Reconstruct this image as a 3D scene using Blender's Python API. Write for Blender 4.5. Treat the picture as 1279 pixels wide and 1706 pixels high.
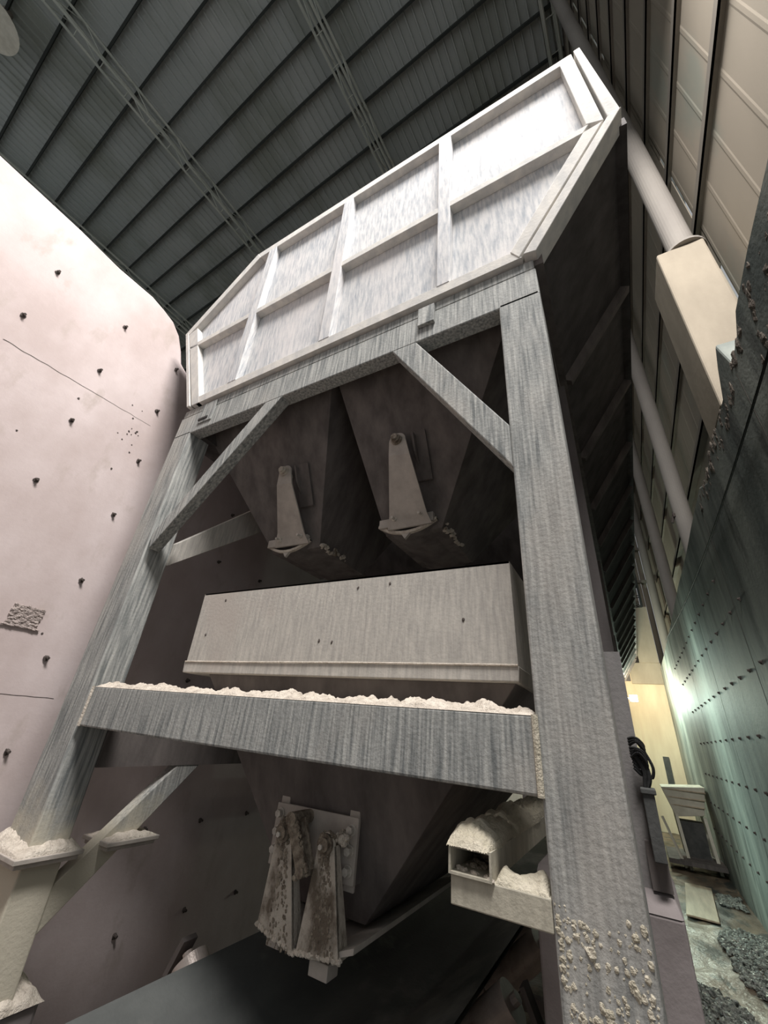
import bpy, math, random
from mathutils import Vector, Matrix, noise
random.seed(7)
S = bpy.context.scene
for o in list(bpy.data.objects): bpy.data.objects.remove(o)
C = bpy.data.collections.new('scene'); S.collection.children.link(C)

# ------------------------------------------------------------------ camera
LIFT = 3.3                      # eye height above the shed floor; everything below is written from eye level
cam_d = bpy.data.cameras.new('camera'); cam = bpy.data.objects.new('camera', cam_d); C.objects.link(cam)
cam_d.sensor_fit = 'HORIZONTAL'; cam_d.sensor_width = 36.0; cam_d.lens = 658.07/1279*36
cam_d.clip_start = 0.02; cam_d.clip_end = 400
R0 = Vector((0.87214847, 0.48207983, 0.08340317)); R1 = Vector((-0.16777371, 0.45484203, -0.87462604)); R2 = Vector((-0.45957484, 0.7488109, 0.4775701))
cam.matrix_world = Matrix(((R0.x, -R1.x, -R2.x, 0), (R0.y, -R1.y, -R2.y, 0), (R0.z, -R1.z, -R2.z, LIFT), (0, 0, 0, 1)))
S.camera = cam
# ------------------------------------------------------------------ world, daylight, exposure
w = bpy.data.worlds.new('sky'); S.world = w; w.use_nodes = True
w.node_tree.nodes['Background'].inputs[0].default_value = (0.93, 0.97, 1.0, 1)
w.node_tree.nodes['Background'].inputs[1].default_value = 0.40
S.view_settings.view_transform = 'Standard'; S.view_settings.look = 'None'; S.view_settings.gamma = 1.0
S.view_settings.use_curve_mapping = False
S.view_settings.exposure = 0.0
def area(name, loc, target, sx, sy, power, col):
    d = bpy.data.lights.new(name, 'AREA'); d.shape = 'RECTANGLE'; d.size = sx; d.size_y = sy; d.energy = power; d.color = col
    o = bpy.data.objects.new(name, d); C.objects.link(o); o.location = Vector(loc)+Vector((0, 0, LIFT))
    o.rotation_euler = (Vector(target)-Vector(loc)).to_track_quat('-Z', 'Y').to_euler(); return o
area('daylight_opening', (1.3, -1.1, 11.6), (-2.4, 1.8, 2.5), 4.0, 2.0, 2450, (1.0, 0.97, 0.95))

# ------------------------------------------------------------------ materials
def nodes(m):
    m.use_nodes = True; nt = m.node_tree; return nt, nt.nodes, nt.links
def mat(name, c1, c2, scale=(3, 3, 3), rough=0.85, metal=0.0, c3=None, s3=(1.2, 1.2, 1.2), t3=(0.5, 0.62), bump=0.15, bscale=40, lo=0.35, hi=0.65, low_dust=None):
    m = bpy.data.materials.new(name); nt, N, L = nodes(m); b = N['Principled BSDF']
    b.inputs['Roughness'].default_value = rough; b.inputs['Metallic'].default_value = metal
    b.inputs['Specular IOR Level'].default_value = 0.3
    g = N.new('ShaderNodeNewGeometry')
    def noi(sc, detail=5, rg=0.6, base=1.0):
        mp = N.new('ShaderNodeMapping'); mp.inputs['Scale'].default_value = sc
        L.new(g.outputs['Position'], mp.inputs['Vector'])
        n = N.new('ShaderNodeTexNoise'); n.inputs['Scale'].default_value = base; n.inputs['Detail'].default_value = detail; n.inputs['Roughness'].default_value = rg
        L.new(mp.outputs[0], n.inputs['Vector']); return n
    def ramp(src, a, bb, ca, cb):
        r = N.new('ShaderNodeValToRGB'); r.color_ramp.elements[0].position = a; r.color_ramp.elements[1].position = bb
        r.color_ramp.elements[0].color = (*ca, 1); r.color_ramp.elements[1].color = (*cb, 1); L.new(src, r.inputs[0]); return r
    n1 = noi(scale); col = ramp(n1.outputs['Fac'], lo, hi, c1, c2).outputs[0]
    if c3 is not None:
        n2 = noi(s3); f = ramp(n2.outputs['Fac'], t3[0], t3[1], (0, 0, 0), (1, 1, 1))
        mx = N.new('ShaderNodeMix'); mx.data_type = 'RGBA'; L.new(f.outputs[0], mx.inputs[0]); L.new(col, mx.inputs[6]); mx.inputs[7].default_value = (*c3, 1); col = mx.outputs[2]
    if low_dust is not None:      # caked mud below a wandering tide line
        z0, z1, cd = low_dust
        sp = N.new('ShaderNodeSeparateXYZ'); L.new(g.outputs['Position'], sp.inputs[0])
        nn = noi((2.5, 2.5, 2.5)); ad = N.new('ShaderNodeMath'); ad.operation = 'MULTIPLY_ADD'; L.new(nn.outputs['Fac'], ad.inputs[0]); ad.inputs[1].default_value = 0.9; L.new(sp.outputs[2], ad.inputs[2])
        mr = N.new('ShaderNodeMapRange'); mr.inputs[1].default_value = z0+LIFT+.45; mr.inputs[2].default_value = z1+LIFT+.45; mr.inputs[3].default_value = 1; mr.inputs[4].default_value = 0
        L.new(ad.outputs[0], mr.inputs[0]); mx = N.new('ShaderNodeMix'); mx.data_type = 'RGBA'; L.new(mr.outputs[0], mx.inputs[0]); L.new(col, mx.inputs[6]); mx.inputs[7].default_value = (*cd, 1); col = mx.outputs[2]
    L.new(col, b.inputs['Base Color'])
    n3 = noi((bscale,)*3, 4); bp = N.new('ShaderNodeBump'); bp.inputs['Strength'].default_value = bump; bp.inputs['Distance'].default_value = 0.02
    L.new(n3.outputs['Fac'], bp.inputs['Height']); L.new(bp.outputs[0], b.inputs['Normal'])
    return m
STREAK = (46, 46, 2.4)
M = {}
M['steel'] = mat('streaked_dusty_steel', (0.15, 0.16, 0.158), (0.42, 0.42, 0.395), STREAK, c3=(0.42, 0.39, 0.35), s3=(1.1, 1.1, .5), t3=(.5, .75), bump=.2, low_dust=(-.95, -.70, (0.50, 0.46, 0.37)))
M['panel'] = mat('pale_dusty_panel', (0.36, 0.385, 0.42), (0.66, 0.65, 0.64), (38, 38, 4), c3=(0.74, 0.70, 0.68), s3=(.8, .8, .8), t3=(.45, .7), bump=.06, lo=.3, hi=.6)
M['rail'] = mat('dusty_rail_steel', (0.52, 0.51, 0.49), (0.68, 0.65, 0.60), (9, 9, 4), bump=.1)
M['fascia'] = mat('beige_dusty_steel', (0.36, 0.34, 0.31), (0.50, 0.47, 0.42), (40, 40, 5), c3=(0.42, 0.38, 0.34), bump=.12)
M['dim'] = mat('shaded_brown_steel', (0.095, 0.083, 0.078), (0.165, 0.145, 0.135), (6, 6, 1.5), bump=.08)  # brown steel, colour lowered to deepen the shade under the bin
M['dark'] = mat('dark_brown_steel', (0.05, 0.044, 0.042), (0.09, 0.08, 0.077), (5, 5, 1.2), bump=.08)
M['arm'] = mat('pale_beige_steel', (0.36, 0.325, 0.29), (0.46, 0.415, 0.37), (7, 7, 7), bump=.12)
M['dirty_arm'] = mat('mud_caked_steel', (0.42, 0.37, 0.31), (0.52, 0.47, 0.40), (9, 9, 5), c3=(0.15, 0.12, 0.09), s3=(7, 7, 4), t3=(.52, .64), bump=.6, bscale=60)
M['mud'] = mat('dry_crusted_mud', (0.13, 0.10, 0.075), (0.36, 0.31, 0.24), (24, 24, 24), bump=.9, bscale=70)
M['dust'] = mat('pale_stone_dust', (0.50, 0.44, 0.37), (0.70, 0.63, 0.54), (18, 18, 18), rough=.95, bump=.8, bscale=70)
M['cake'] = mat('caked_pale_mud', (0.42, 0.38, 0.29), (0.56, 0.51, 0.41), (12, 12, 12), rough=.95, bump=.6, bscale=80)
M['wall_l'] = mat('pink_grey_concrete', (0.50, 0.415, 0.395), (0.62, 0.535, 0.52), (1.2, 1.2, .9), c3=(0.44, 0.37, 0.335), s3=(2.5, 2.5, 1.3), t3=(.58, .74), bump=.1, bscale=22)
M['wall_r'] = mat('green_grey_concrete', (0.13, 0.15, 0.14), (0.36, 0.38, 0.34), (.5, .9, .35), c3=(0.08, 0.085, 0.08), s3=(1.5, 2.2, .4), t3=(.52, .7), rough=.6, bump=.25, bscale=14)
M['wall_end'] = mat('cream_concrete', (0.60, 0.48, 0.34), (0.76, 0.66, 0.48), (.9, .9, .2), c3=(0.62, 0.42, 0.30), s3=(1.4, 1.4, .15), t3=(.55, .72), bump=.1, bscale=10)
M['pier'] = mat('beige_pier_concrete', (0.29, 0.25, 0.195), (0.37, 0.32, 0.25), (1.5, 1.5, .6), bump=.15, bscale=9)
M['clad'] = mat('dusty_beige_cladding', (0.28, 0.25, 0.20), (0.37, 0.32, 0.255), (.25, .25, .12), c3=(0.29, 0.29, 0.24), s3=(.5, .5, .2), t3=(.55, .68), bump=.05)
M['girt'] = mat('dusty_girt_steel', (0.20, 0.18, 0.155), (0.27, 0.24, 0.20), (.6, .6, .6), bump=.05)
M['roof'] = mat('grey_green_roof_sheet', (0.42, 0.45, 0.43), (0.54, 0.555, 0.53), (.12, .05, .1), c3=(0.38, 0.40, 0.36), s3=(.2, .1, .1), bump=.03, bscale=4)
M['purlin'] = mat('dark_purlin_steel', (0.035, 0.04, 0.036), (0.055, 0.06, 0.055), (.5, .5, .5))
M['truss'] = mat('grey_truss_steel', (0.45, 0.47, 0.41), (0.60, 0.60, 0.53), (.5, .5, .5))
M['pipe'] = mat('grey_painted_pipe', (0.24, 0.22, 0.20), (0.31, 0.285, 0.255), (.7, .7, .3), bump=.05)
M['belt'] = mat('dark_rubber_belt', (0.05, 0.053, 0.052), (0.10, 0.105, 0.10), (2, 1, 2), rough=.45, c3=(0.36, 0.34, 0.30), s3=(1.0, .7, 1), t3=(.5, .7), bump=.1)
M['roller'] = mat('worn_roller_steel', (0.36, 0.31, 0.28), (0.50, 0.44, 0.40), (8, 8, 8), rough=.4, metal=.3, c3=(0.22, 0.12, 0.11), s3=(3, 3, 3), t3=(.62, .72))
M['black'] = mat('black_rubber', (0.012, 0.012, 0.012), (0.03, 0.03, 0.03), (5, 5, 5), rough=.6)
M['bolt'] = mat('dusty_bolt_steel', (0.40, 0.37, 0.33), (0.60, 0.56, 0.50), (30, 30, 30))
M['bolt_dark'] = mat('dark_rusty_bolt', (0.05, 0.04, 0.035), (0.12, 0.10, 0.09), (30, 30, 30))
M['floor'] = mat('wet_muddy_floor', (0.07, 0.05, 0.036), (0.28, 0.21, 0.15), (1.6, .5, 1), c3=(0.05, 0.055, 0.05), s3=(2.0, .9, 1), t3=(.5, .58), rough=.35, bump=.7, bscale=9)
M['gravel'] = mat('wet_gravel', (0.05, 0.055, 0.05), (0.32, 0.33, 0.29), (14, 14, 14), rough=.2, bump=.5)
M['stub'] = mat('yellowish_dusty_steel', (0.36, 0.335, 0.27), (0.48, 0.445, 0.36), (20, 20, 4), bump=.15)
M['grey'] = mat('plain_grey_steel', (0.20, 0.19, 0.185), (0.28, 0.265, 0.255), (4, 4, 1.5))
M['plinth'] = mat('mauve_grey_concrete', (0.20, 0.175, 0.17), (0.27, 0.24, 0.235), (3, 3, 3), bump=.1)
M['box'] = mat('dark_grey_box', (0.06, 0.062, 0.06), (0.10, 0.10, 0.095), (4, 4, 4))
M['white'] = mat('cream_painted_sheet', (0.62, 0.58, 0.48), (0.75, 0.71, 0.60), (3, 3, 3))
M['wood'] = mat('muddy_board', (0.34, 0.26, 0.18), (0.55, 0.45, 0.33), (6, .6, 2), rough=.5, bump=.3)
def emis(name, col, s):
    m = bpy.data.materials.new(name); nt, N, L = nodes(m); b = N['Principled BSDF']
    b.inputs['Base Color'].default_value = (*col, 1); b.inputs['Emission Color'].default_value = (*col, 1); b.inputs['Emission Strength'].default_value = s; return m
M['lamp'] = emis('lit_floodlight_glass', (0.93, 1.0, 0.86), 60)

# ------------------------------------------------------------------ builders
ROOTS = {}
class MB:
    def __init__(s): s.v = []; s.f = []
    def add(s, vs, fs):
        k = len(s.v); s.v += [Vector(p) for p in vs]; s.f += [tuple(i+k for i in f) for f in fs]; return s
    def box(s, x0, x1, y0, y1, z0, z1):
        return s.add([(x0,y0,z0),(x1,y0,z0),(x1,y1,z0),(x0,y1,z0),(x0,y0,z1),(x1,y0,z1),(x1,y1,z1),(x0,y1,z1)],
                     [(3,2,1,0),(4,5,6,7),(0,1,5,4),(1,2,6,5),(2,3,7,6),(3,0,4,7)])
    def loft(s, a, b, cap=True):       # two rings of equal length
        n = len(a); fs = [(i, (i+1) % n, n+(i+1) % n, n+i) for i in range(n)]
        if cap: fs += [tuple(range(n))[::-1], tuple(range(n, 2*n))]
        return s.add(list(a)+list(b), fs)
    def prism(s, poly, off):           # polygon swept by a vector
        o = Vector(off); return s.loft([Vector(p) for p in poly], [Vector(p)+o for p in poly])
    def xz(s, poly, y0, y1): return s.loft([(p[0], y0, p[1]) for p in poly], [(p[0], y1, p[1]) for p in poly])
    def tube(s, p, q, r, n=12, r2=None, cap=True):
        p = Vector(p); q = Vector(q); d = (q-p).normalized(); a = d.orthogonal().normalized(); b = d.cross(a); r2 = r if r2 is None else r2
        ring = lambda c, rr: [c+(a*math.cos(t)+b*math.sin(t))*rr for t in [2*math.pi*i/n for i in range(n)]]
        return s.loft(ring(p, r), ring(q, r2), cap)
    def bar(s, p, q, wd, ht, up=(0, 0, 1)):
        p = Vector(p); q = Vector(q); d = (q-p).normalized(); a = d.cross(Vector(up)).normalized(); b = a.cross(d)
        ring = lambda c: [c+a*i*wd/2+b*j*ht/2 for i, j in ((-1,-1),(1,-1),(1,1),(-1,1))]
        return s.loft(ring(p), ring(q))
    def path(s, pts, r, n=8):
        for a, b in zip(pts, pts[1:]): s.tube(a, b, r, n)
        return s
    def hexa(s, c, d, r, h):           # hexagonal bolt head standing on c along d, with a washer
        c = Vector(c); d = Vector(d).normalized(); s.tube(c, c+d*h*.2, r*1.35, 14); return s.tube(c, c+d*h, r, 6)
    def lump(s, c, r, sc=(1, 1, 1), seed=0):
        base = len(s.v); ph = 5; th = 7; vs = [Vector((0, 0, 1))]
        for i in range(1, ph):
            for j in range(th):
                a = math.pi*i/ph; b = 2*math.pi*j/th; vs.append(Vector((math.sin(a)*math.cos(b), math.sin(a)*math.sin(b), math.cos(a))))
        vs.append(Vector((0, 0, -1))); rr = random.Random(seed)
        vs = [Vector(c)+Vector((p.x*sc[0], p.y*sc[1], p.z*sc[2]))*r*(.7+.6*rr.random()) for p in vs]
        fs = [(0, 1+j, 1+(j+1) % th) for j in range(th)]
        for i in range(ph-2):
            for j in range(th): a = 1+i*th; fs.append((a+j, a+th+j, a+th+(j+1) % th, a+(j+1) % th))
        L_ = len(vs)-1; a = 1+(ph-2)*th; fs += [(L_, a+(j+1) % th, a+j) for j in range(th)]
        return s.add(vs, fs)
    def grid(s, fn, nu, nv):           # fn(u,v) -> point, u and v in 0..1
        return s.add([fn(i/nu, j/nv) for j in range(nv+1) for i in range(nu+1)],
                     [(j*(nu+1)+i, j*(nu+1)+i+1, (j+1)*(nu+1)+i+1, (j+1)*(nu+1)+i) for j in range(nv) for i in range(nu)])
    def mound(s, x0, x1, y0, y1, z, h, nx, ny, seed=0, edge=.12, fr=9):
        def fn(u, v):
            e = min(1, u/edge, (1-u)/edge)*min(1, v/.3, (1-v)/.3); e = max(0, e)**.5
            p = Vector((x0+(x1-x0)*u, y0+(y1-y0)*v, seed*7.3))
            nz = .55+.7*noise.noise(p*fr*.4)+.22*noise.noise(p*fr*1.5)+.10*noise.noise(p*fr*4)
            return (p.x, p.y, z-.004+e*h*max(.15, nz))
        return s.grid(fn, nx, ny)
    def build(s, name, m, parent=None, bevel=0.0, smooth=False):
        org = Vector((0, 0, 0))
        if parent is not None: org = ROOTS[parent.name]
        else:
            xs = [p.x for p in s.v]; ys = [p.y for p in s.v]; org = Vector(((min(xs)+max(xs))/2, (min(ys)+max(ys))/2, min(p.z for p in s.v)))
        me = bpy.data.meshes.new(name); me.from_pydata([p-org for p in s.v], [], s.f); me.validate(); me.update()
        import bmesh
        bm = bmesh.new(); bm.from_mesh(me); bmesh.ops.recalc_face_normals(bm, faces=bm.faces); bm.to_mesh(me); bm.free()
        me.materials.append(M[m] if isinstance(m, str) else m)
        if smooth: me.polygons.foreach_set('use_smooth', [True]*len(me.polygons))
        o = bpy.data.objects.new(name, me); C.objects.link(o)
        ROOTS[o.name] = org
        if parent is not None: o.parent = parent
        else: o.location = org
        if bevel:
            b = o.modifiers.new('bevel', 'BEVEL'); b.width = bevel; b.segments = 2; b.limit_method = 'ANGLE'; b.angle_limit = .6
        return o
def thing(name, label, cat, loc, group=None):
    o = bpy.data.objects.new(name, None); o.empty_display_size = .2; C.objects.link(o); o.location = Vector(loc); ROOTS[o.name] = Vector(loc)
    o['label'] = label; o['category'] = cat
    if group: o['group'] = group
    return o
def tag(o, label, cat, group=None, kind=None):
    o['label'] = label; o['category'] = cat
    if group: o['group'] = group
    if kind: o['kind'] = kind
    return o
def struct(o): o['kind'] = 'structure'; return o
def copy_part(o, off, parent=None):
    c = o.copy(); C.objects.link(c); c.location = o.location+Vector(off)
    if parent is not None: c.parent = parent
    return c
def nz(x, y, z=0): return noise.noise(Vector((x, y, z)))

# ================================================================== SETTING
# floor
fl = MB().grid(lambda u, v: ((-7+10*u), (-6+36*v), -3.3+.05*nz((-7+10*u)*1.4, (-6+36*v)*1.4)+.02*nz((-7+10*u)*5, (-6+36*v)*5)), 120, 260)
struct(fl.build('floor', 'floor', smooth=True))
# left retaining wall
yz = [(-3.5, -3.4), (-3.5, 5.33), (-.6, 5.35), (.3, 5.36), (.8, 5.33), (1.3, 5.37), (1.5, 5.33), (1.69, 5.27), (1.85, 5.12), (1.97, 4.9), (2.05, 4.7), (2.3, 4.55), (28.6, 4.5), (28.6, -3.4)]
wl = struct(MB().prism([(-5.2, a, b) for a, b in yz], (-.8, 0, 0)).build('wall_left', 'wall_l', bevel=.03))
for zz, ys in ((4.54, (.36, 1.19, 2.01)), (3.70, (.37, 1.2, 2.02)), (2.87, (.37, 1.22, 2.06, 2.9, 3.7, 4.55)), (2.04, (.37, 1.22, 2.06, 2.9, 3.73, 4.6, 5.4)), (1.18, (.4, 1.23, 2.06, 2.9, 3.75, 4.6, 5.4)),
               (.35, (.45, 1.24, 2.08, 3.76, 4.6)), (-.48, (1.26, 2.1, 2.9, 3.78, 4.6)), (-1.27, (2.95, 3.8, 4.6, 5.41)), (-2.16, (2.95, 3.81, 4.67, 5.5))):
    for yy in ys:
        j = (nz(yy*9, zz*7)*.03, nz(zz*5, yy*3)*.03)
        b = MB(); b.tube((-5.2, yy+j[0], zz+j[1]), (-5.15, yy+j[0]+.005, zz+j[1]-.01), .017, 8, .014); b.lump((-5.19, yy+j[0], zz+j[1]-.01), .026, (.5, 1, 1), int(yy*100+zz*10))
        b.build('tie_bolt', 'bolt_dark', wl)
MB().grid(lambda u, v: (-5.1985, .36+1.66*u, 3.31+.12*u+.012*nz(u*14, 0)-.010*v*(1-u*.7)), 60, 1).build('crack', 'bolt_dark', wl)
MB().grid(lambda u, v: (-5.1985, .9+1.4*u, -.02+.02*nz(u*9, 3)-.006*v), 40, 1).build('crack', 'bolt_dark', wl)
pt = MB()
rr = random.Random(5)
pt.box(-5.2, -5.188, 1.60, 1.86, .58, .78)
for i in range(140): pt.lump((-5.188, 1.6+.26*rr.random(), .58+.2*rr.random()), .012+.012*rr.random(), (.5, 1, .7), i)
for i in range(20): pt.lump((-5.185, 1.58+.3*i/19, .575+.01*rr.random()), .018, (.6, 1, .6), i+500)
pt.build('rough_patch', mat('patch_mortar', (.30, .25, .23), (.46, .39, .36), (30, 30, 30), bump=.9), wl)
for i in range(26):
    yy = -.2+2.2*rr.random(); zz = -.3+4.8*rr.random()
    if i < 14: yy = 1.7+.3*rr.random(); zz = 2.9+.7*rr.random()
    MB().lump((-5.198, yy, zz), .007+.007*rr.random(), (.5, 1, 1), i).build('pockmark', 'bolt_dark', wl)
# right retaining wall, broken along its top
prof = [(1.2, -3.4), (1.2, 4.66), (2.73, 4.64), (3.6, 4.66), (4.37, 4.62), (4.6, 4.45), (4.85, 4.42), (4.95, 4.3), (5.21, 4.98), (5.45, 4.75), (5.7, 4.42), (5.85, 4.42), (6.9, 4.42), (7.2, 4.42), (7.7, 4.25), (8.3, 4.5), (9.87, 4.48), (11.5, 4.4), (14, 4.42), (18, 4.3), (23.9, 4.2), (28.6, 4.2), (28.6, -3.4)]
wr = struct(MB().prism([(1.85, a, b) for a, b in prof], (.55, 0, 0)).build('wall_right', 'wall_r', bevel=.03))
cr = MB()
for i in range(150):      # rough crumbling band on the upper wall
    yy = 2.2+6.5*rr.random(); zz = 3.75+.8*rr.random()
    if yy > 4.4: zz = 4.1+.3*rr.random()
    cr.lump((1.862, yy, zz), .02+.045*rr.random(), (.4, 1.3, 1.8), i)
cr.build('spalled_band', mat('spalled_concrete', (.10, .085, .07), (.20, .17, .14), (5, 5, 5), bump=.8), wr)
rows = [(3.05, 9.5, 22), (2.31, 8.2, 24), (1.35, 7.4, 24), (.42, 7.4, 24), (-.44, 8.2, 24), (-1.27, 8.8, 24), (-2.08, 9.8, 24)]
for zz, a, b_ in rows:
    n = 14
    for i in range(n):
        yy = a+(i*.83)
        if yy > b_: break
        b = MB(); b.tube((1.86, yy, zz), (1.81, yy, zz-.01), .022, 7, .018); b.lump((1.845, yy+.01, zz-.02), .034, (.5, 1, .8), i); b.build('tie_bolt', 'bolt_dark', wr)
for i in range(6): MB().tube((1.852, 5+i*3.7, -3.3), (1.852, 5+i*3.7, 4.2), .005, 5).build('formwork_seam', 'bolt_dark', wr)
# end wall
we = MB().box(-6, 2.4, 28, 28.6, -3.4, 4.35); struct(we.build('wall_end', 'wall_end'))
struct(MB().box(.35, 1.9, 27.82, 28.0, 3.35, 4.45).box(.9, 1.85, 27.7, 28.0, 4.45, 7.6).build('trim_1', 'pier'))
wc = MB()
ny = 60
def zig(i): return .12 if i % 3 == 0 else 0
for i in range(48): wc.box(-12+i*.31, -12+i*.31+.28, 28.7+zig(i), 28.9+zig(i), 4.0, 33)
we2 = struct(wc.build('wall_end_cladding', 'clad'))
for k in range(12): MB().box(-12, 2.7, 28.45, 28.7, 9.35+2.2*k, 9.5+2.2*k).build('girt', 'girt', we2)
struct(MB().box(-40, 2.4, -9.2, -8.8, -3.4, 4.5).build('wall_front', 'dim'))  # unseen shed wall behind the camera, added to block low sky light
struct(MB().box(-78, -77.8, -9, 75, -3.4, 33).build('wall_far_left', 'clad'))  # unseen, like the next wall; added to stop sky light from the left
struct(MB().box(-78, -12, 72, 72.3, -3.4, 33).build('wall_far_end', 'clad'))
struct(MB().box(-78, -6, -9, 75, -3.5, -3.3).build('floor_outer', 'floor'))
# right cladding: ribbed sheets outside the columns, daylight through one narrow joint
def sheet(y0, y1, z0, z1):
    m = MB(); n = max(1, int((y1-y0)/.75)); pts = []
    for i in range(n):
        a = y0+(y1-y0)*i/n; b = y0+(y1-y0)*(i+1)/n; w_ = b-a
        pts += [(a, 0), (b-.14, 0), (b-.11, -.005), (b-.05, -.005), (b-.02, 0)]
    pts.append((y1, 0)); wc_.loft([(2.86+x, y, z0) for y, x in pts]+[(2.88, y1, z0), (2.88, y0, z0)], [(2.86+x, y, z1) for y, x in pts]+[(2.88, y1, z1), (2.88, y0, z1)])
wc_ = MB()
sheet(-1.5, 6.43, 3.8, 33); sheet(6.53, 28.9, 3.8, 33); wc_.box(2.86, 2.88, 6.40, 6.55, 3.8, 6.9); wc_.box(2.86, 2.88, 6.40, 6.55, 8.1, 9.6); wc_.box(2.86, 2.88, 6.40, 6.55, 12.6, 20)
wcl = struct(wc_.build('wall_cladding', 'clad'))
for k in range(12):
    z = 9.35+2.2*k-(2.2 if k == 99 else 0)
    g = MB().box(2.76, 2.86, -1.5, 28.7, z, z+.03).box(2.76, 2.79, -1.5, 28.7, z-.0, z+.20)
    g.build('girt', 'girt', wcl)
for z in (5.0, 7.1): MB().box(2.68, 2.86, 6.5, 28.7, z, z+.035).box(2.68, 2.715, 6.5, 28.7, z, z+.16).build('girt', 'girt', wcl)
# lap joints (thin dark lines) across the cladding
# roof, its frame turned a little from the bins
HR = 33.0; U = Vector((.9987, -.051, 0)); V = Vector((.051, .9987, 0))
def uv(u, v, z): return U*u+V*v+Vector((0, 0, z))
rf = MB(); pts = []
u = -78.0
while u < 8:
    pts += [(u, 0), (u+.33, 0), (u+.36, -.12), (u+.43, -.12), (u+.46, 0)]; u += .46
ring = lambda v: [uv(a, v, HR+b) for a, b in pts]+[uv(pts[-1][0], v, HR+.2), uv(pts[0][0], v, HR+.2)]
rf.loft(ring(-9.5), ring(75), cap=False)
ce = struct(rf.build('ceiling', 'roof'))
for k in range(-5, 34): MB().bar(uv(-78, 1.87*k, HR-.22), uv(6, 1.87*k, HR-.24), .12, .28).build('purlin', 'purlin', ce)
LT = ['leftmost long lattice roof truss running above the top of the left wall', 'wide lattice roof truss crossing the upper left of the roof', 'slim lattice roof truss in the roof centre, ending behind the bin top', 'lattice roof truss beside the right cladding at the roof edge']
for q, uc in enumerate((-31.6, -19.85, -8.35, 1.9)):
    t = thing('roof_truss', LT[q], 'roof truss', uv(uc, 30, HR-1.6), 'lattice trusses under the roof')
    wd = .26
    for a, z in ((-wd, HR-.45), (wd, HR-.45), (-wd, HR-1.45), (wd, HR-1.45)):
        MB().tube(uv(uc+a, -9, z), uv(uc+a, 74, z), .075, 6).build('chord', 'truss', t)
    wb = MB()
    for i in range(60):
        v0 = -9+i*1.38
        if v0 > 72: break
        for a in (-wd, wd):
            wb.tube(uv(uc+a, v0, HR-.45 if i % 2 else HR-1.45), uv(uc+a, v0+1.38, HR-1.45 if i % 2 else HR-.45), .028, 5)
        wb.tube(uv(uc-wd, v0, HR-1.45), uv(uc+wd, v0, HR-1.45), .025, 5)
    wb.build('web_bars', 'truss', t)

hb = thing('ceiling_lamp', 'pale round high bay lamp hanging at the upper left corner of the roof', 'lamp', (-23.6, -6.25, 31.2))
MB().tube((-23.6, -6.25, 31.2), (-23.6, -6.25, 32.0), 1.25, 32, .45).build('lamp_shade', 'white', hb)
MB().tube((-23.6, -6.25, 32.0), (-23.6, -6.25, 32.9), .25, 16).build('lamp_stem', 'girt', hb)

# ================================================================== RIGHT SIDE COLUMNS
for k, (yy, zb, lb) in enumerate(((6.1, 8.22, 'thick grey pipe column standing on the tall beige concrete pier'), (13.1, 4.4, 'grey pipe column with a small clamp, second along the cladding'),
                                  (20.1, 4.4, 'slim grey pipe column lit along one side, third along the cladding'), (27.1, 4.3, 'farthest grey pipe column beside the lattice column'))):
    t = thing('pipe_column', lb, 'column', (2.33, yy, zb), 'pipe columns along the cladding')
    MB().tube((2.33, yy, zb), (2.33, yy, 32.6), .22, 28).build('pipe', 'pipe', t, smooth=False)
    MB().tube((2.33, yy, zb), (2.33, yy, zb+.05), .34, 28).build('base_plate', 'pipe', t)
    if k == 1:
        MB().box(2.08, 2.14, yy-.12, yy+.12, 6.2, 6.3).tube((2.03, yy, 6.05), (2.14, yy, 6.4), .04, 8).build('clamp', 'bolt_dark', t)
tag(MB().prism([(1.86, 5.85, 4.42), (2.58, 5.85, 4.42), (2.58, 5.85, 8.22), (1.86, 5.85, 8.22)], (0, .97, 0)).build('concrete_pier', 'pier', bevel=.035), 'tall beige concrete pier on top of the dark right wall', 'pier')
lc = thing('lattice_column', 'narrow lattice steel column above the far end wall', 'column', (1.25, 27.9, 7.6))
for a in (-.4, .4):
    for b in (-.2, .2): MB().tube((1.25+a, 27.9+b, 7.6), (1.25+a, 27.9+b, 32), .05, 6).build('chord', 'purlin', lc)
wb = MB()
for i in range(34):
    z = 7.6+i*.7; s_ = 1 if i % 2 else -1
    for b in (-.2, .2): wb.tube((1.25-.4*s_, 27.9+b, z), (1.25+.4*s_, 27.9+b, z+.7), .035, 5); wb.tube((.85, 27.9+b, z), (1.65, 27.9+b, z), .03, 5)
wb.build('web_bars', 'purlin', lc)
cab = []
for i in range(30):
    t = i/29; cab.append((1.80-.0*t, 3.6+17*t**1.3, 3.62+.6*t-.35*math.sin(math.pi*t)))
tag(MB().path(cab, .014, 6).build('hanging_cable', 'black'), 'thin dark cable strung along the upper part of the right wall', 'cable')

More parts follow.
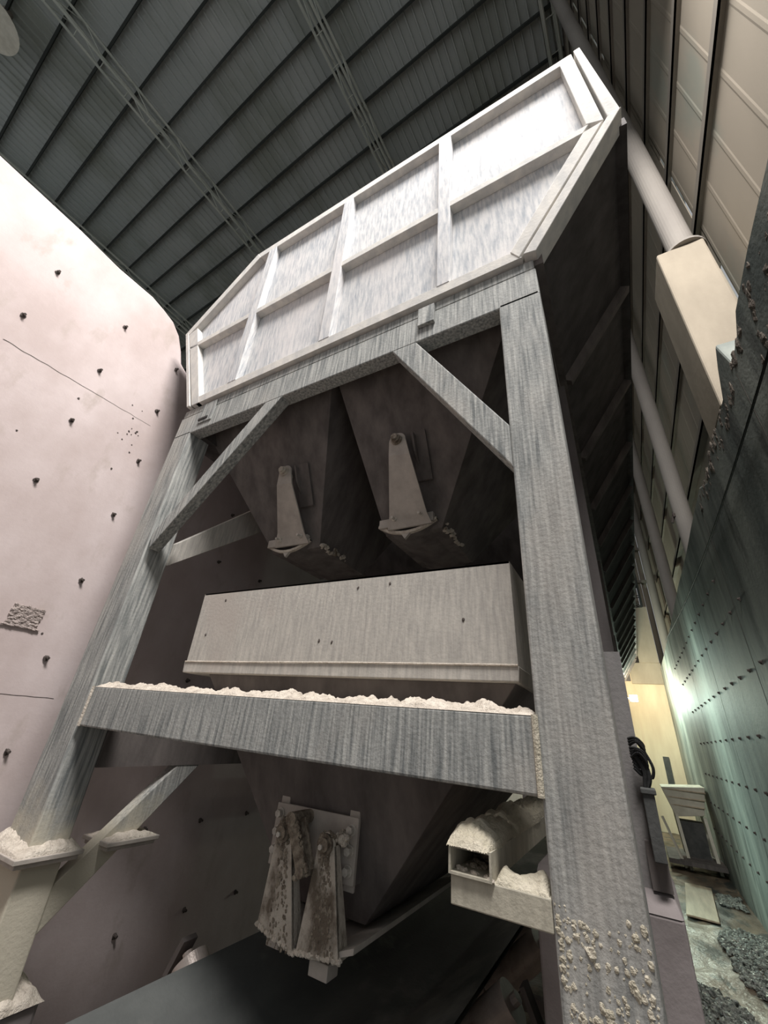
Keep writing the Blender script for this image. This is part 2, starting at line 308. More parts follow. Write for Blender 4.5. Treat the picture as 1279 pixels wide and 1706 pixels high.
# ================================================================== BIN
def fy(z): return 1.95-.09*(z-3.44)          # leaning front face
bn = thing('aggregate_bin', 'long pale grey steel aggregate bin with ribbed octagonal front panel', 'bin', (-2.16, 10, 3.36))
outer = [(-.053, 3.345), (.75, 4.556), (.643, 5.89), (-3.62, 5.91), (-4.93, 4.95), (-4.28, 3.36)]
def fp(p, d): return (p[0], fy(p[1])+d, p[1])
MB().loft([fp(p, .085) for p in [(-.06, 3.35), (.70, 4.556), (.62, 5.86), (-3.62, 5.88), (-4.9, 4.93), (-4.26, 3.36)]], [fp(p, .10) for p in [(-.06, 3.35), (.70, 4.556), (.62, 5.86), (-3.62, 5.88), (-4.9, 4.93), (-4.26, 3.36)]]).build('front_panel', 'panel', bn)
def plate(q, name, d0=0.0, d1=.085, mt='rail'):
    return MB().loft([fp(p, d0) for p in q], [fp(p, d1) for p in q]).build(name, mt, bn, bevel=.006)
plate([(-.148, 3.36), (-.148, 3.365), (-.239, 3.47), (-4.1, 3.47), (-4.12, 3.36)], 'bottom_rail')
plate([(.566, 5.9), (-3.62, 5.91), (-3.55, 5.79), (.454, 5.80)], 'top_rail')
plate([(.568, 5.89), (.454, 5.80), (.505, 4.62), (.628, 4.55)], 'corner_member', -.004)
plate([(.622, 4.545), (.47, 4.53), (-.23, 3.47), (-.168, 3.365)], 'corner_member', -.006)
plate([(.654, 4.556), (.75, 4.556), (.643, 5.89), (.588, 5.89)], 'edge_strip', -.012, .16)
plate([(.655, 4.552), (.76, 4.58), (-.040, 3.345), (-.136, 3.365)], 'edge_strip', -.016, .16)
plate([(-3.62, 5.91), (-4.93, 4.95), (-4.80, 4.90), (-3.55, 5.79)], 'corner_member', -.004)
plate([(-4.90, 4.93), (-4.28, 3.36), (-4.22, 3.36), (-4.84, 4.95)], 'edge_strip', -.010, .16)
plate([(-4.81, 4.9), (-4.195, 3.36), (-4.05, 3.36), (-4.64, 4.95)], 'corner_member', -.002)
plate([(-4.70, 4.53), (.47, 4.53), (.53, 4.615), (-4.73, 4.615)], 'middle_rail', -.002)
for a, b, c_, d in ((-.872, -.754, -.666, -.807), (-2.194, -2.056, -1.95, -2.091), (-3.573, -3.43, -3.24, -3.38)):
    plate([(a, 3.465), (b, 3.465), (c_, 5.80), (d, 5.80)], 'rib', -.004, .086, 'panel')
# long sides, back, ribs
A = Vector((-.06, 0, 3.36)); B = Vector((.715, 0, 4.56)); T_ = Vector((.63, 0, 5.88))
Y1 = 27.3
def strip(a, b, y0, y1, th=.03, name='side_panel', mt='dark', par=None):
    d = (b-a).normalized(); n_ = Vector((-d.z, 0, d.x))*th
    return MB().loft([a+Vector((0, y0, 0)), b+Vector((0, y0, 0)), b+n_+Vector((0, y0, 0)), a+n_+Vector((0, y0, 0))], [a+Vector((0, y1, 0)), b+Vector((0, y1, 0)), b+n_+Vector((0, y1, 0)), a+n_+Vector((0, y1, 0))]).build(name, mt, par or bn)
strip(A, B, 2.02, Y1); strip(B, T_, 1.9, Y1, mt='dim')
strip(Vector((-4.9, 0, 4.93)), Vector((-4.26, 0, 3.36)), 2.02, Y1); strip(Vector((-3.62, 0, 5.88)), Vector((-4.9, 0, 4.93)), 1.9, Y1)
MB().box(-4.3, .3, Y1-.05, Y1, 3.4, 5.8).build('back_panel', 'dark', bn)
dn = Vector((B-A).normalized()); nn = Vector((dn.z, 0, -dn.x))
for k in range(17):
    yk = 3.43+1.47*k
    a = A+dn*.05; b = B-dn*.03
    MB().loft([a+Vector((0, yk, 0)), a+nn*.09+Vector((0, yk, 0)), b+nn*.09+Vector((0, yk, 0)), b+Vector((0, yk, 0))],
              [a+Vector((0, yk+.07, 0)), a+nn*.09+Vector((0, yk+.07, 0)), b+nn*.09+Vector((0, yk+.07, 0)), b+Vector((0, yk+.07, 0))]).build('side_rib', 'dim', bn)
MB().box(-.12, -.005, 2.02, Y1, 3.28, 3.40).build('side_rail', 'dim', bn)
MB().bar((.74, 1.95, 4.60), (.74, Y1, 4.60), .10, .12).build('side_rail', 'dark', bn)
MB().lump((-1.85, 1.95, 5.95), .13, (1.3, .8, .8), 3).lump((-1.97, 1.9, 5.92), .08, (1, .7, .7), 8).build('spilled_clod', 'dirty_arm', bn)

# ================================================================== SUPPORT FRAME
fr = thing('support_frame', 'welded streaked grey steel frame of posts and beams carrying the bin', 'frame', (-2.2, 2.1, -3.3))
MB().box(-.365, -.066, 2.0, 2.27, -3.3, 2.945).build('post', 'steel', fr, bevel=.012)
MB().loft([(-4.32, 2.0, -1.84), (-3.925, 2.0, -1.84), (-3.925, 2.27, -1.84), (-4.32, 2.27, -1.84)], [(-4.37, 2.0, 2.94), (-4.055, 2.0, 2.94), (-4.055, 2.27, 2.94), (-4.37, 2.27, 2.94)]).build('post', 'steel', fr, bevel=.012)
MB().box(-4.37, -.066, 2.0, 2.14, 2.905, 3.225).build('header_beam', 'steel', fr, bevel=.010)
MB().box(-4.35, -.075, 2.003, 2.14, 3.235, 3.345).build('header_flange', 'steel', fr, bevel=.006)
MB().box(-1.05, -.90, 1.965, 2.0, 3.06, 3.29).build('cleat_plate', 'steel', fr, bevel=.004)
MB().box(-3.95, -3.72, 1.985, 2.0, 3.00, 3.31).build('cleat_plate', 'steel', fr, bevel=.004)
MB().box(-3.95, -3.79, 1.975, 1.986, 3.04, 3.07).build('slot', 'black', fr)
MB().loft([(-3.93, 2.0, .104), (-.365, 2.0, .104), (-.365, 2.25, .104), (-3.93, 2.25, .104)], [(-3.93, 2.0, -.193), (-.365, 2.0, -.193), (-.365, 2.25, -.193), (-3.93, 2.25, -.193)]).build('lower_beam', 'steel', fr, bevel=.012)
MB().loft([(-3.95, 1.998, 1.38), (-2.58, 1.998, 2.905), (-2.82, 1.998, 2.905), (-3.99, 1.998, 1.55)], [(-3.95, 2.12, 1.38), (-2.58, 2.12, 2.905), (-2.82, 2.12, 2.905), (-3.99, 2.12, 1.55)]).build('knee_brace', 'steel', fr, bevel=.008)
MB().loft([(-.365, 1.998, 1.42), (-.365, 1.998, 1.74), (-1.07, 1.998, 2.905), (-1.30, 1.998, 2.905)], [(-.365, 2.12, 1.42), (-.365, 2.12, 1.74), (-1.07, 2.12, 2.905), (-1.30, 2.12, 2.905)]).build('knee_brace', 'steel', fr, bevel=.008)
# sides: long beams, braces, farther posts
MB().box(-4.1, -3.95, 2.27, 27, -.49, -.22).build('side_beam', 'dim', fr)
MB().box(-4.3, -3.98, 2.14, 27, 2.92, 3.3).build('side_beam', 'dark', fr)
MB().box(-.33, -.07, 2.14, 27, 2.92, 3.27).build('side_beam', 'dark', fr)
MB().loft([(-3.955, 2.2, -1.58), (-3.955, 3.31, -.49), (-3.955, 3.05, -.49), (-3.955, 2.2, -1.30)], [(-4.07, 2.2, -1.58), (-4.07, 3.31, -.49), (-4.07, 3.05, -.49), (-4.07, 2.2, -1.30)]).build('side_brace', 'steel', fr, bevel=.008)
MB().loft([(-3.96, 2.27, 1.30), (-3.96, 3.6, 2.40), (-3.96, 3.45, 2.75), (-3.96, 2.27, 1.55)], [(-4.05, 2.27, 1.30), (-4.05, 3.6, 2.40), (-4.05, 3.45, 2.75), (-4.05, 2.27, 1.55)]).build('side_brace', 'fascia', fr, bevel=.006)
for yy in (7.5, 13.5, 19.5, 25.5):
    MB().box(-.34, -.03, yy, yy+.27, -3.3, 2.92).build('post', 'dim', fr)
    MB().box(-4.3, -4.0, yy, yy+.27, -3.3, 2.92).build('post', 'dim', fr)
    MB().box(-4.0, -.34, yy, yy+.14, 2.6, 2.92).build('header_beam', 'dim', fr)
MB().box(-.33, .0, 3.02, 3.3, -.6, .55).build('post', 'grey', fr)
MB().box(-.33, -.03, 3.02, 3.3, .55, 2.92).build('post', 'dark', fr)
MB().box(-4.0, -.33, 3.95, 4.1, 2.95, 3.22).build('tie_beam', 'fascia', fr)
# bolted splice plates with debris
MB().box(-4.47, -3.86, 1.90, 2.36, -1.045, -1.015).box(-4.45, -3.88, 1.92, 2.34, -1.075, -1.045).build('splice_plate', 'arm', fr, bevel=.004)
MB().box(-4.22, -3.84, 2.52, 2.98, -1.03, -1.0).box(-4.2, -3.86, 2.54, 2.96, -1.06, -1.03).build('splice_plate', 'arm', fr, bevel=.004)
# stub bracket right of the lower hopper
MB().box(-.748, -.365, 2.0, 2.12, -.588, -.492).build('stub_beam', 'stub', fr, bevel=.005)
# mud crust at the post foot
ck = MB(); rr = random.Random(11)
for i in range(2200):
    z = -.50-1.0*rr.random()**.8; x = -.355+.28*rr.random(); cl = nz(x*9, z*7, 2)
    if cl < -.02 and rr.random() < .8: continue
    ck.lump((x, 2.0, z), .003+.008*rr.random()**2, (1, .4, 1.2), i)
for i in range(18): ck.lump((-.29+.2*rr.random(), 2.0, -.6-.6*rr.random()), .009+.008*rr.random(), (1, .45, 1.3), i+900)
o = ck.build('mud_crust', 'cake', fr); o['kind'] = 'stuff'
# weld fillets
MB().tube((-3.93, 1.995, .104), (-3.93, 1.995, -.193), .012, 8).build('weld_bead', 'dust', fr)
MB().tube((-.367, 1.995, .104), (-.367, 1.995, -.193), .014, 8).build('weld_bead', 'cake', fr)

# dust lying on the steel
def dust(x0, x1, y0, y1, z, h, nx, ny, label, seed=0, mt='dust', fr_=9, edge=.05):
    return tag(MB().mound(x0, x1, y0, y1, z, h, nx, ny, seed, edge, fr_).build('stone_dust', mt, smooth=False), label, 'dust', kind='stuff')
dust(-3.93, -.37, 2.0, 2.24, .104, .06, 600, 14, 'pale crumbly stone dust heaped along the top of the lower cross beam', 1, fr_=26, edge=.02)
dust(-4.46, -3.87, 1.91, 2.35, -1.015, .12, 60, 40, 'pale debris piled on the plate around the left post', 2, edge=.2)
dust(-4.21, -3.85, 2.53, 2.97, -1.0, .08, 50, 50, 'pale debris on the small plate across the left diagonal brace', 3, edge=.15)
dust(-.57, -.37, 2.0, 2.12, -.494, .085, 50, 20, 'mounds of pale dust on the stub beam beside the right post', 4, 'cake', 12, .15)

# ================================================================== DISCHARGE HOPPERS
def hopper(label, top, bot, ytop, ybot, ztop, zbot, gx, arm, piv, brk):
    t = thing('discharge_hopper', label, 'hopper', ((bot[0]+bot[1])/2, (ybot[0]+ybot[1])/2, zbot), 'discharge hoppers under the bin')
    a = [(top[0], ytop[0], ztop), (top[1], ytop[0], ztop), (top[1], ytop[1], ztop), (top[0], ytop[1], ztop)]
    b = [(bot[0], ybot[0], zbot), (bot[1], ybot[0], zbot), (bot[1], ybot[1], zbot), (bot[0], ybot[1], zbot)]
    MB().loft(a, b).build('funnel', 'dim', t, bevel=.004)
    # curved gate sheet under the outlet, its axis along the row
    cx = (gx[0]+gx[1])/2; pz = piv[1]; r = pz-zbot+.05; g = MB(); n = 12
    h_ = (gx[1]-gx[0])/2; pts = []
    for i in range(n+1):
        x = -h_+2*h_*i/n; pts.append((cx+x, zbot+.055-.095*(1-(x/h_)**2)-.0))
    ring0 = [(p[0], 2.94, p[1]) for p in pts]+[(p[0], 2.94, p[1]+.02) for p in pts[::-1]]
    ring1 = [(p[0], ybot[1]+.08, p[2]) for p in ring0]
    gt = g.loft(ring0, ring1).build('arc_gate', 'dim', t)
    MB().loft([(p[0], 2.925, p[1]-.006) for p in pts]+[(p[0], 2.925, p[1]+.022) for p in pts[::-1]], [(p[0], 2.96, p[1]-.006) for p in pts]+[(p[0], 2.96, p[1]+.022) for p in pts[::-1]]).build('gate_rim', 'dust', gt)
    # arm: round eye tab, bend, long widening blade, bend, bolted flange
    am = MB(); ex, ez, er = arm['eye']; sec = arm['sec']
    out = [(ex-er*math.cos(math.pi*i/12), ez+er*math.sin(math.pi*i/12)) for i in range(13)]
    (l, r_, y, zl, zr) = sec[0]
    poly = out+[(r_, zr), (l, zl)]
    am.loft([(x, y, z) for x, z in poly], [(x, y+.02, z) for x, z in poly])
    for (l, r_, y, zl, zr), (l2, r2, y2, zl2, zr2) in zip(sec, sec[1:]):
        am.loft([(l, y, zl), (r_, y, zr), (r_, y+.02, zr), (l, y+.02, zl)], [(l2, y2, zl2), (r2, y2, zr2), (r2, y2+.02, zr2), (l2, y2+.02, zl2)])
    ao = am.build('gate_arm', 'arm', t)
    (l, r_, y, zl, zr) = sec[-1]
    fp_ = [(l-.02, zl+.14), (r_-.0, zr+.14), (r_+.0, zr+.02), (l-.05, zl+.02)]
    MB().tube((ex, sec[0][2]-.05, ez), (ex, sec[0][2]+.2, ez), .032, 14).tube((ex, sec[0][2]-.02, ez), (ex, sec[0][2], ez), .055, 16).hexa((ex, sec[0][2]-.04, ez), (0, -1, 0), .034, .03).build('pivot_pin', 'dirty_arm', t)
    MB().box(gx[0]+.02, gx[1]-.02, 2.90, 2.95, zbot+.03, zbot+.12).build('gate_cheek', 'arm', t, bevel=.004)
    for x in (sec[-1][0]+.09, sec[-1][1]-.09): MB().hexa((x, 2.885, zbot+.085), (0, -1, 0), .026, .035).tube((x, 2.88, zbot+.085), (x, 2.80, zbot+.075), .013, 8).build('bolt', 'bolt', ao)
    MB().add([(cx-.06, 2.93, zbot-.03), (cx+.06, 2.93, zbot-.02), (cx-.01, 2.93, zbot-.10), (cx-.06, 2.96, zbot-.03), (cx+.06, 2.96, zbot-.02), (cx-.01, 2.96, zbot-.10)], [(0,1,2),(5,4,3),(0,3,4,1),(1,4,5,2),(2,5,3,0)]).build('pointer_tab', 'arm', t)
    MB().prism([(brk[0], 2.585, 2.45), (brk[1], 2.585, 2.45), (brk[1], 2.80, 2.03), (brk[0], 2.80, 2.03)], (0, -.025, 0)).prism([(brk[0]+.03, 2.52, 2.42), (brk[0]+.03, 2.62, 2.42), (brk[0]+.03, 2.72, 2.15), (brk[0]+.03, 2.60, 2.25)], (.02, 0, 0)).build('pivot_bracket', 'dim', t, bevel=.004)
    for i in range(3): pass
    lm = MB()
    for i in range(26): lm.lump((bot[1]+.0+.04*random.random(), ybot[0]+.0+.5*random.random(), zbot-.0+.05*random.random()), .012+.018*random.random(), (1, 1, .8), i)
    lm.build('packed_stone', 'dirty_arm', t)
    return t
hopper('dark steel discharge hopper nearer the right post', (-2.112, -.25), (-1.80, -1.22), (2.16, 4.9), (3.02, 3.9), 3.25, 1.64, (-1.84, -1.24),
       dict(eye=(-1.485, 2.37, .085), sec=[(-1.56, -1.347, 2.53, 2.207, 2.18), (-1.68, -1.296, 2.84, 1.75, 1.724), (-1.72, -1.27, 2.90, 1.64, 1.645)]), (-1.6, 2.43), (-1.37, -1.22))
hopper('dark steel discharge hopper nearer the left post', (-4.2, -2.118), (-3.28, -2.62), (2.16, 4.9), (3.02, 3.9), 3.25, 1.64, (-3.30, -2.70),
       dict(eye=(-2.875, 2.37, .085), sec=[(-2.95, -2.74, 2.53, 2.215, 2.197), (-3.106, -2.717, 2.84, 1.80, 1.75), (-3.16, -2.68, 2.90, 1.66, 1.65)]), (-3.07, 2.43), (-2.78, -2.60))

# ================================================================== WEIGH HOPPER
wh = thing('weigh_hopper', 'long beige weigh hopper with skirt between the two posts', 'weigh hopper', (-1.8, 3, -1.0))
sk = MB()
sk.loft([(-3.126, 2.2, .907), (-.469, 2.2, .907), (-.469, 4.9, .907), (-3.126, 4.9, .907)], [(-3.10, 2.2, .335), (-.462, 2.2, .335), (-.462, 4.9, .335), (-3.10, 4.9, .335)], cap=False)
sk.loft([(-3.09, 2.24, .907), (-.50, 2.24, .907), (-.50, 4.86, .907), (-3.09, 4.86, .907)], [(-3.06, 2.24, .335), (-.50, 2.24, .335), (-.50, 4.86, .335), (-3.06, 4.86, .335)], cap=False)
sk.box(-3.12, -.47, 2.2, 2.24, .895, .907)
sk.build('skirt', 'fascia', wh)
MB().loft([(-3.115, 2.19, .332), (-.455, 2.19, .332), (-.455, 4.91, .332), (-3.115, 4.91, .332)], [(-3.10, 2.19, .255), (-.462, 2.19, .255), (-.462, 4.91, .255), (-3.10, 4.91, .255)]).build('lip_rail', 'fascia', wh, bevel=.006)
MB().path([(-3.1, 2.188, .338), (-2.3, 2.186, .336), (-1.5, 2.187, .339), (-.46, 2.187, .334)], .006, 6).build('weld_bead', 'dust', wh)
MB().loft([(-2.85, 2.25, .255), (-.49, 2.25, .255), (-.49, 4.85, .255), (-2.85, 4.85, .255)], [(-2.10, 2.72, -1.0), (-1.53, 2.72, -1.0), (-1.53, 4.0, -1.0), (-2.10, 4.0, -1.0)]).build('funnel', 'dim', wh, bevel=.004)
for x, z in ((-2.83, .83), (-2.96, .55), (-1.66, .47), (-1.77, .48), (-1.25, .84), (-1.5, .83), (-.75, .58), (-.6, .29)): MB().lump((x, 2.2, z), .009, (1, .6, 1.3), int(x*100)).build('pock', 'bolt_dark', wh)
for x in (-2.09, -1.545): MB().box(x-.035, x+.035, 2.515, 2.535, -.82, -.405).build('upright_bar', 'arm', wh, bevel=.004)
for x in (-2.09, -1.545): MB().box(x-.012, x+.012, 2.535, 2.66, -.80, -.42).build('standoff', 'dim', wh)
pl = MB().loft([(-2.13, 2.49, -.487), (-1.50, 2.49, -.480), (-1.50, 2.49, -.785), (-2.13, 2.49, -.80)], [(-2.13, 2.51, -.487), (-1.50, 2.51, -.480), (-1.50, 2.51, -.785), (-2.13, 2.51, -.80)]).build('mounting_plate', 'arm', wh, bevel=.004)
for x, z in ((-1.54, -.54), (-1.54, -.635), (-1.54, -.725), (-2.09, -.54), (-2.09, -.63), (-2.09, -.72)): MB().hexa((x, 2.49, z), (0, -1, 0), .022, .035).build('bolt', 'bolt', pl)
def clam(px, pz, b0, b1, zb0, zb1, nm):
    a = MB(); n = 14; rt = .055
    # blade: round eye at top widening to a straight foot
    out = []
    for i in range(n+1):
        t = math.pi*i/n; out.append((px-rt*math.cos(t), pz+rt*math.sin(t)))
    out = out+[(b1, zb1), (b0, zb0)]
    a.loft([(x, 2.375, z) for x, z in out], [(x, 2.395, z) for x, z in out])
    a.loft([(b1, 2.375, zb1), (b1, 2.395, zb1), (px+rt, 2.395, pz), (px+rt, 2.375, pz)], [(b1, 2.47, zb1), (b1-.01, 2.47, zb1), (px+rt-.01, 2.43, pz), (px+rt, 2.43, pz)])
    ar = a.build('gate_arm', 'dirty_arm', wh, bevel=.003)
    MB().tube((px, 2.34, pz), (px, 2.49, pz), .034, 16).tube((px, 2.355, pz), (px, 2.38, pz), .05, 16).build('pivot_boss', 'mud', ar)
    MB().hexa((px-.012, 2.345, pz-.01), (0, -1, 0), .014, .014).build('bolt', 'bolt', ar)
    c_ = MB(); k = 90
    for i in range(k): c_.lump((px+(random.random()-.5)*.085, 2.372+.02*random.random(), pz+.05-.13*random.random()), .006+.009*random.random(), (1, .8, 1), i)
    for i in range(170):
        t = random.random(); xx = (px*(1-t)+(b0+b1)/2*t)+(.03+.13*t)*(random.random()-.35); c_.lump((xx, 2.375, pz+(zb1-pz)*t), .003+.006*random.random(), (1, .6, 1.3), i)
    c_.build('mud_crust', 'mud', ar)['kind'] = 'stuff'
    f = MB()
    for i in range(46):
        t = i/45; f.lump((b0+(b1-b0)*t, 2.375+.02*random.random(), zb0+(zb1-zb0)*t+.006), .011+.006*random.random(), (1.1, 1, .9), i)
    f.build('packed_dust', 'dust', ar)['kind'] = 'stuff'
clam(-1.945, -.60, -2.035, -1.765, -1.03, -1.085, 'l')
clam(-1.63, -.605, -1.745, -1.475, -1.075, -1.045, 'r')
for nm, x0, x1, x2, z0, z1, z2 in (('gate_shell', -2.03, -1.90, -1.77, -1.02, -1.075, -1.08), ('gate_shell', -1.75, -1.60, -1.40, -1.085, -1.07, -1.0)):
    ring = [(x0, z0), (x1, z1), (x2, z2), (x2, z2+.025), (x1, z1+.02), (x0, z0+.02)]
    MB().xz(ring, 2.39, 4.05).build(nm, 'arm', wh)
MB().box(-1.68, -1.56, 2.42, 2.52, -1.15, -1.085).build('lug', 'arm', wh, bevel=.004)
MB().box(-2.02, -1.93, 2.46, 2.56, -1.13, -1.05).build('lug', 'arm', wh, bevel=.004)
for dx, dy, r_ in ((0, 0, 0), (.05, .045, 1)):
    lb = MB().bar((-1.875+dx, 2.33+dy, -.515), (-1.745+dx*.5, 2.33+dy, -.735), .022, .062, (1, 0, .6)).build('link_bar', 'mud', wh, bevel=.005)
MB().tube((-1.86, 2.31, -.52), (-1.86, 2.49, -.52), .036, 14).build('link_pin', 'mud', wh)
MB().tube((-1.745, 2.31, -.74), (-1.745, 2.42, -.74), .028, 14).hexa((-1.77, 2.325, -.765), (0, -1, 0), .014, .02).build('link_pin', 'mud', wh)
c_ = MB()
for i in range(150):
    t = random.random(); c_.lump((-1.88+.14*t+.05*random.random(), 2.325, -.50-.25*t), .005+.007*random.random(), (1, .8, 1), i)
for i in range(60): c_.lump((-1.97+.12*random.random(), 2.36+.1*random.random(), -.53-.07*random.random()), .01+.012*random.random(), (1, 1, 1), i)
c_.build('mud_crust', 'mud', wh)['kind'] = 'stuff'
c_ = MB()
for i in range(40): c_.lump((-1.60+.07*random.random(), 2.40+.08*random.random(), -.56-.04*random.random()), .008+.012*random.random(), (1, 1, 1), i)
c_.build('packed_dust', 'dust', wh)['kind'] = 'stuff'

# ================================================================== HOLLOW TUBE
tb = thing('hollow_section', 'rectangular hollow steel section with open end resting on the stub beam', 'steel tube', (-.66, 3, -.492))
x0, x1, z0, z1, th = -.752, -.575, -.492, -.398, .009
def ring(i, y): return [(x0+i, y, z0+i), (x1-i, y, z0+i), (x1-i, y, z1-i), (x0+i, y, z1-i)]
m = MB().loft(ring(0, 1.985), ring(0, 4.2), cap=False).loft(ring(th, 1.985), ring(th, 4.2), cap=False)
m.add(ring(0, 1.985)+ring(th, 1.985), [(0, 1, 5, 4), (1, 2, 6, 5), (2, 3, 7, 6), (3, 0, 4, 7)]); m.build('tube_wall', 'stub', tb)
c_ = MB()
for i in range(60): c_.lump((-.74+.155*random.random(), 1.995+.5*random.random(), -.484), .008+.012*random.random(), (1, 1, .7), i)
c_.build('inner_debris', 'dust', tb)['kind'] = 'stuff'
c_ = MB()
for i in range(24): c_.lump((-.72+.12*random.random(), 2.12+.5*random.random(), -.455+.02*random.random()), .02+.014*random.random(), (1, 1, .8), i)
c_.build('inner_stones', 'mud', tb)['kind'] = 'stuff'
tag(MB().grid(lambda u, v: (-.672+(-.66+.0)*0+((.090+.015*min(1, v*10))*math.cos(math.pi*(1-u)))*(.95+.15*nz(v*9, u*3)), 1.975+1.9*v, -.40+(.075+.035*nz(v*11, 5)+.02*nz(u*8, v*30))*math.sin(math.pi*u)*min(1, v*14)**.5-.01*abs(nz(u*20, v*60))), 40, 160).build('caked_dust', 'cake'),
    'rounded crust of pale dust caked along the top of the hollow tube', 'dust', kind='stuff')

# ================================================================== BELT CONVEYOR
cv = thing('belt_conveyor', 'dark rubber belt conveyor running under the weigh hopper', 'conveyor', (-1.69, 12, -3.3))
def bz(x): return -1.50+.26*min(1, max(0, (abs(x+1.69)-.22)/.45))
MB().grid(lambda u, v: (-2.37+1.36*u, .9+25*v, bz(-2.37+1.36*u)), 34, 60).grid(lambda u, v: (-2.37+1.36*u, .9+25*v, bz(-2.37+1.36*u)-.03), 34, 60).build('belt', 'belt', cv, smooth=True)
for k in range(7):
    y = 2.40+.9*k
    for s in (-1, 1):
        c0 = Vector((-1.69+s*.44, y, -1.63)); c1 = Vector((-1.69+s*.83, y, -1.30))
        MB().tube(c0, c1, .10, 48).tube(c1, c1+Vector((s*.03, 0, .028)), .03, 10).build('idler_roller', 'roller', cv)
        br = MB(); P = [Vector((-1.69+s*.95, y+.02, -2.0)), Vector((-1.69+s*1.0, y+.02, -1.6)), Vector((-1.69+s*.98, y+.02, -1.40)), Vector((-1.69+s*.89, y+.02, -1.22))]
        for a, b in zip(P, P[1:]): br.bar(a, b, .10, .03, (s, 0, .2))
        br.build('idler_bracket', 'dim', cv)
    MB().tube((-2.1, y, -1.66), (-1.28, y, -1.66), .10, 16).build('idler_roller', 'roller', cv)
    MB().box(-2.7, -.68, y+.02, y+.1, -2.05, -1.95).build('idler_crossbar', 'dim', cv)
for x in (-2.72, -.72): MB().box(x-.04, x+.04, .9, 26, -2.25, -2.05).build('stringer', 'dim', cv)
for k in range(6):
    for x in (-2.72, -.72): MB().box(x-.05, x+.05, 1.6+4*k, 1.7+4*k, -3.3, -2.25).build('leg', 'dim', cv)

# ================================================================== PLINTHS, BOX, CABLES
tag(MB().box(-4.75, -3.90, 1.80, 2.45, -3.3, -1.84).build('concrete_plinth', 'plinth', bevel=.03), 'rough concrete plinth at the foot of the left post', 'plinth')
tag(MB().mound(-4.74, -3.88, 1.79, 2.46, -1.85, .20, 80, 70, 6, .12, 7).build('rubble_heap', 'dust'), 'heap of pale broken mortar at the foot of the left post', 'rubble', kind='stuff')
tag(MB().box(-.6, .055, 2.86, 3.6, -3.3, -.66).add([(-.6, 2.86, -.66), (.055, 2.86, -.66), (.03, 3.0, -.6), (-.6, 3.0, -.6), (.03, 3.6, -.6), (-.6, 3.6, -.6), (.055, 3.6, -.66)], [(0, 1, 2, 3), (3, 2, 4, 5), (1, 6, 4, 2)]).build('concrete_plinth', 'plinth', bevel=.012), 'smooth mauve grey concrete plinth just behind the right post', 'plinth')
eb = thing('control_box', 'narrow dark grey control box on the post behind the right post', 'control box', (.02, 3.05, -.6))
MB().box(-.02, .035, 2.88, 3.015, -.47, -.18).build('box_body', 'box', eb, bevel=.005)
MB().box(-.025, .045, 2.87, 3.015, -.19, -.165).build('box_lid', 'box', eb, bevel=.005)
MB().box(-.05, .036, 2.97, 3.015, -.595, -.40).build('back_plate', 'dim', eb)
cb = MB()
def wire(pts, r=.008):
    out = []
    P = [Vector(p) for p in pts]; P = [P[0]]+P+[P[-1]]
    for i in range(1, len(P)-2):
        for t in [j/8 for j in range(8)]:
            a, b, c, d = P[i-1:i+3]; out.append(.5*((2*b)+(c-a)*t+(2*a-5*b+4*c-d)*t*t+(3*b-3*c+d-a)*t**3))
    out.append(P[-1]); cb.path(out, r, 6)
rr = random.Random(3)
for i in range(7):
    z = .06-.03*i*.5
    wire([(-.04, 2.95, z), (.0, 2.93, z+.03*rr.random()), (.03, 2.95, z-.03), (.0, 2.97, z-.07-.02*rr.random()), (-.035, 2.95, z-.05)])
wire([(.0, 2.95, .05), (.03, 2.96, .0), (.055, 2.96, -.07), (.04, 2.97, -.12), (.01, 2.96, -.1), (.0, 2.96, -.17)])
wire([(.0, 2.95, .0), (.02, 2.96, -.05), (.03, 2.96, -.12), (.01, 2.96, -.17)], .011)
wire([(-.02, 2.95, -.02), (.01, 2.96, -.09), (.0, 2.96, -.18)], .013)
tag(cb.build('cable_bundle', 'black'), 'tangled bundle of black cables above the control box', 'cable')

# dark funnels of the next bay, added to block the bright gap behind the hoppers
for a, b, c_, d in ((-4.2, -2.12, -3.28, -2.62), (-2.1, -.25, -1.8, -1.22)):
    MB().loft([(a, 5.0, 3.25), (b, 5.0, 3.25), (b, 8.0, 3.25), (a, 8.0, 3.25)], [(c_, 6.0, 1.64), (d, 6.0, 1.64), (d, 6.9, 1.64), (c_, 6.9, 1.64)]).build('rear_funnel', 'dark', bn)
MB().box(-3.94, -.36, 9.0, 9.05, .2, 2.9).build('bay_blocker', 'dark', bn)  # dark sheet added across the bay to keep the depth behind it black

# floodlight on a far post
fd = thing('floodlight', 'bright lit floodlight on the side of the bin row', 'floodlight', (.22, 24, 2.1))
MB().box(.06, .40, 23.99, 24.12, 2.08, 2.38).build('housing', 'box', fd, bevel=.01)
MB().box(.08, .38, 23.97, 23.99, 2.10, 2.36).build('glass', 'lamp', fd)
MB().box(-.05, .08, 24.02, 24.08, 2.2, 2.26).build('bracket', 'box', fd)
def point(name, loc, e, col, r):
    d = bpy.data.lights.new(name, 'POINT'); d.energy = e; d.color = col; d.shadow_soft_size = r
    o = bpy.data.objects.new(name, d); C.objects.link(o); o.location = Vector(loc)+Vector((0, 0, LIFT))
point('floodlight_beam', (.28, 23.7, 2.2), 620, (0.78, 1.0, 0.86), .12)
area('passage_fill', (-.12, 14.5, -.3), (1.85, 14.0, -.9), .5, 6.5, 85, (0.74, 1.0, 0.90))  # fill light with no fixture, added to brighten the right wall
point('end_wall_fill', (.35, 25.5, 3.1), 350, (1.0, .90, .66), .12)  # second fill without a lamp of its own, brightens the end wall

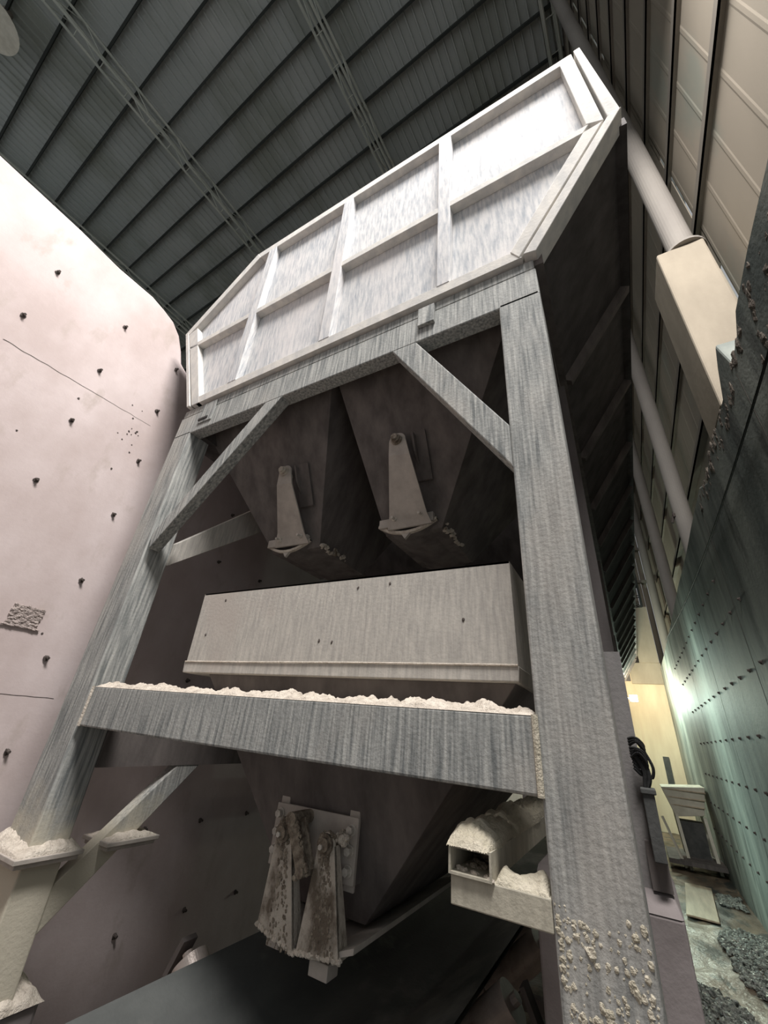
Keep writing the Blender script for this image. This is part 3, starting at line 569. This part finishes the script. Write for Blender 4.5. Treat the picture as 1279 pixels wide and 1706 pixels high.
# far feed hopper
fh = thing('feed_hopper', 'small cream feed hopper on legs at the foot of the end wall', 'hopper', (1.1, 20.5, -3.3))
MB().loft([(.50, 20, -1.03), (1.80, 20, -.90), (1.80, 21.6, -.90), (.50, 21.6, -1.03)], [(.78, 20.3, -1.88), (1.62, 20.3, -1.75), (1.62, 21.3, -1.75), (.78, 21.3, -1.88)]).build('body', 'white', fh, bevel=.01)
for k in range(3):
    t = .12+.27*k; MB().box(.5+.28*t, 1.8-.18*t, 19.98+.3*t, 20.02+.3*t, -1.03-.85*t+.05, -1.03-.85*t+.08).build('seam_band', 'wood', fh)
for x, y in ((.8, 20.2), (1.6, 20.2), (.8, 21.4), (1.6, 21.4)): MB().bar((x, y, -1.8), (x+.1, y, -3.3), .09, .09, (0, 1, 0)).build('leg', 'white', fh)
MB().box(.3, 1.84, 19.6, 21.8, -3.1, -2.98).build('base_frame', 'dim', fh)
MB().box(.85, 1.55, 20.5, 21.2, -2.98, -2.0).build('leg_gap_fill', 'box', fh)  # dark box added so the recess between the legs reads darker
MB().bar((.35, 20, -1.9), (.75, 19.8, -3.2), .06, .06).build('strut', 'white', fh)
tag(MB().box(1.05, 1.32, 27.93, 28.0, -1.5, -.1).build('dark_recess', 'box'), 'tall dark stained slot on the cream end wall', 'recess')

# ground: boards, gravel
tag(MB().bar((.65, 14.6, -3.24), (.85, 17.8, -3.24), .62, .04).build('board', 'wood', bevel=.01), 'muddy pinkish board lying flat on the floor beside the wet gravel', 'board')
gv = MB(); rr = random.Random(21)
for i in range(6000):
    y = 7.5+10*rr.random()**1.2; x = .05+1.68*rr.random()
    if nz(x*1.1, y*.5, 4) < -.05+max(0, (y-14)*.1) or (14.4 < y < 18 and .3 < x < 1.2): continue
    gv.lump((x, y, -3.27), .02+.05*rr.random()**2, (1, 1, .7), i)
tag(gv.build('gravel', 'gravel'), 'wet dark gravel scattered over the passage floor', 'gravel', kind='stuff')

# lift everything so the shed floor lies at zero
for o in C.objects:
    if o.parent is None and o.type in ('MESH', 'EMPTY'): o.location.z += LIFT
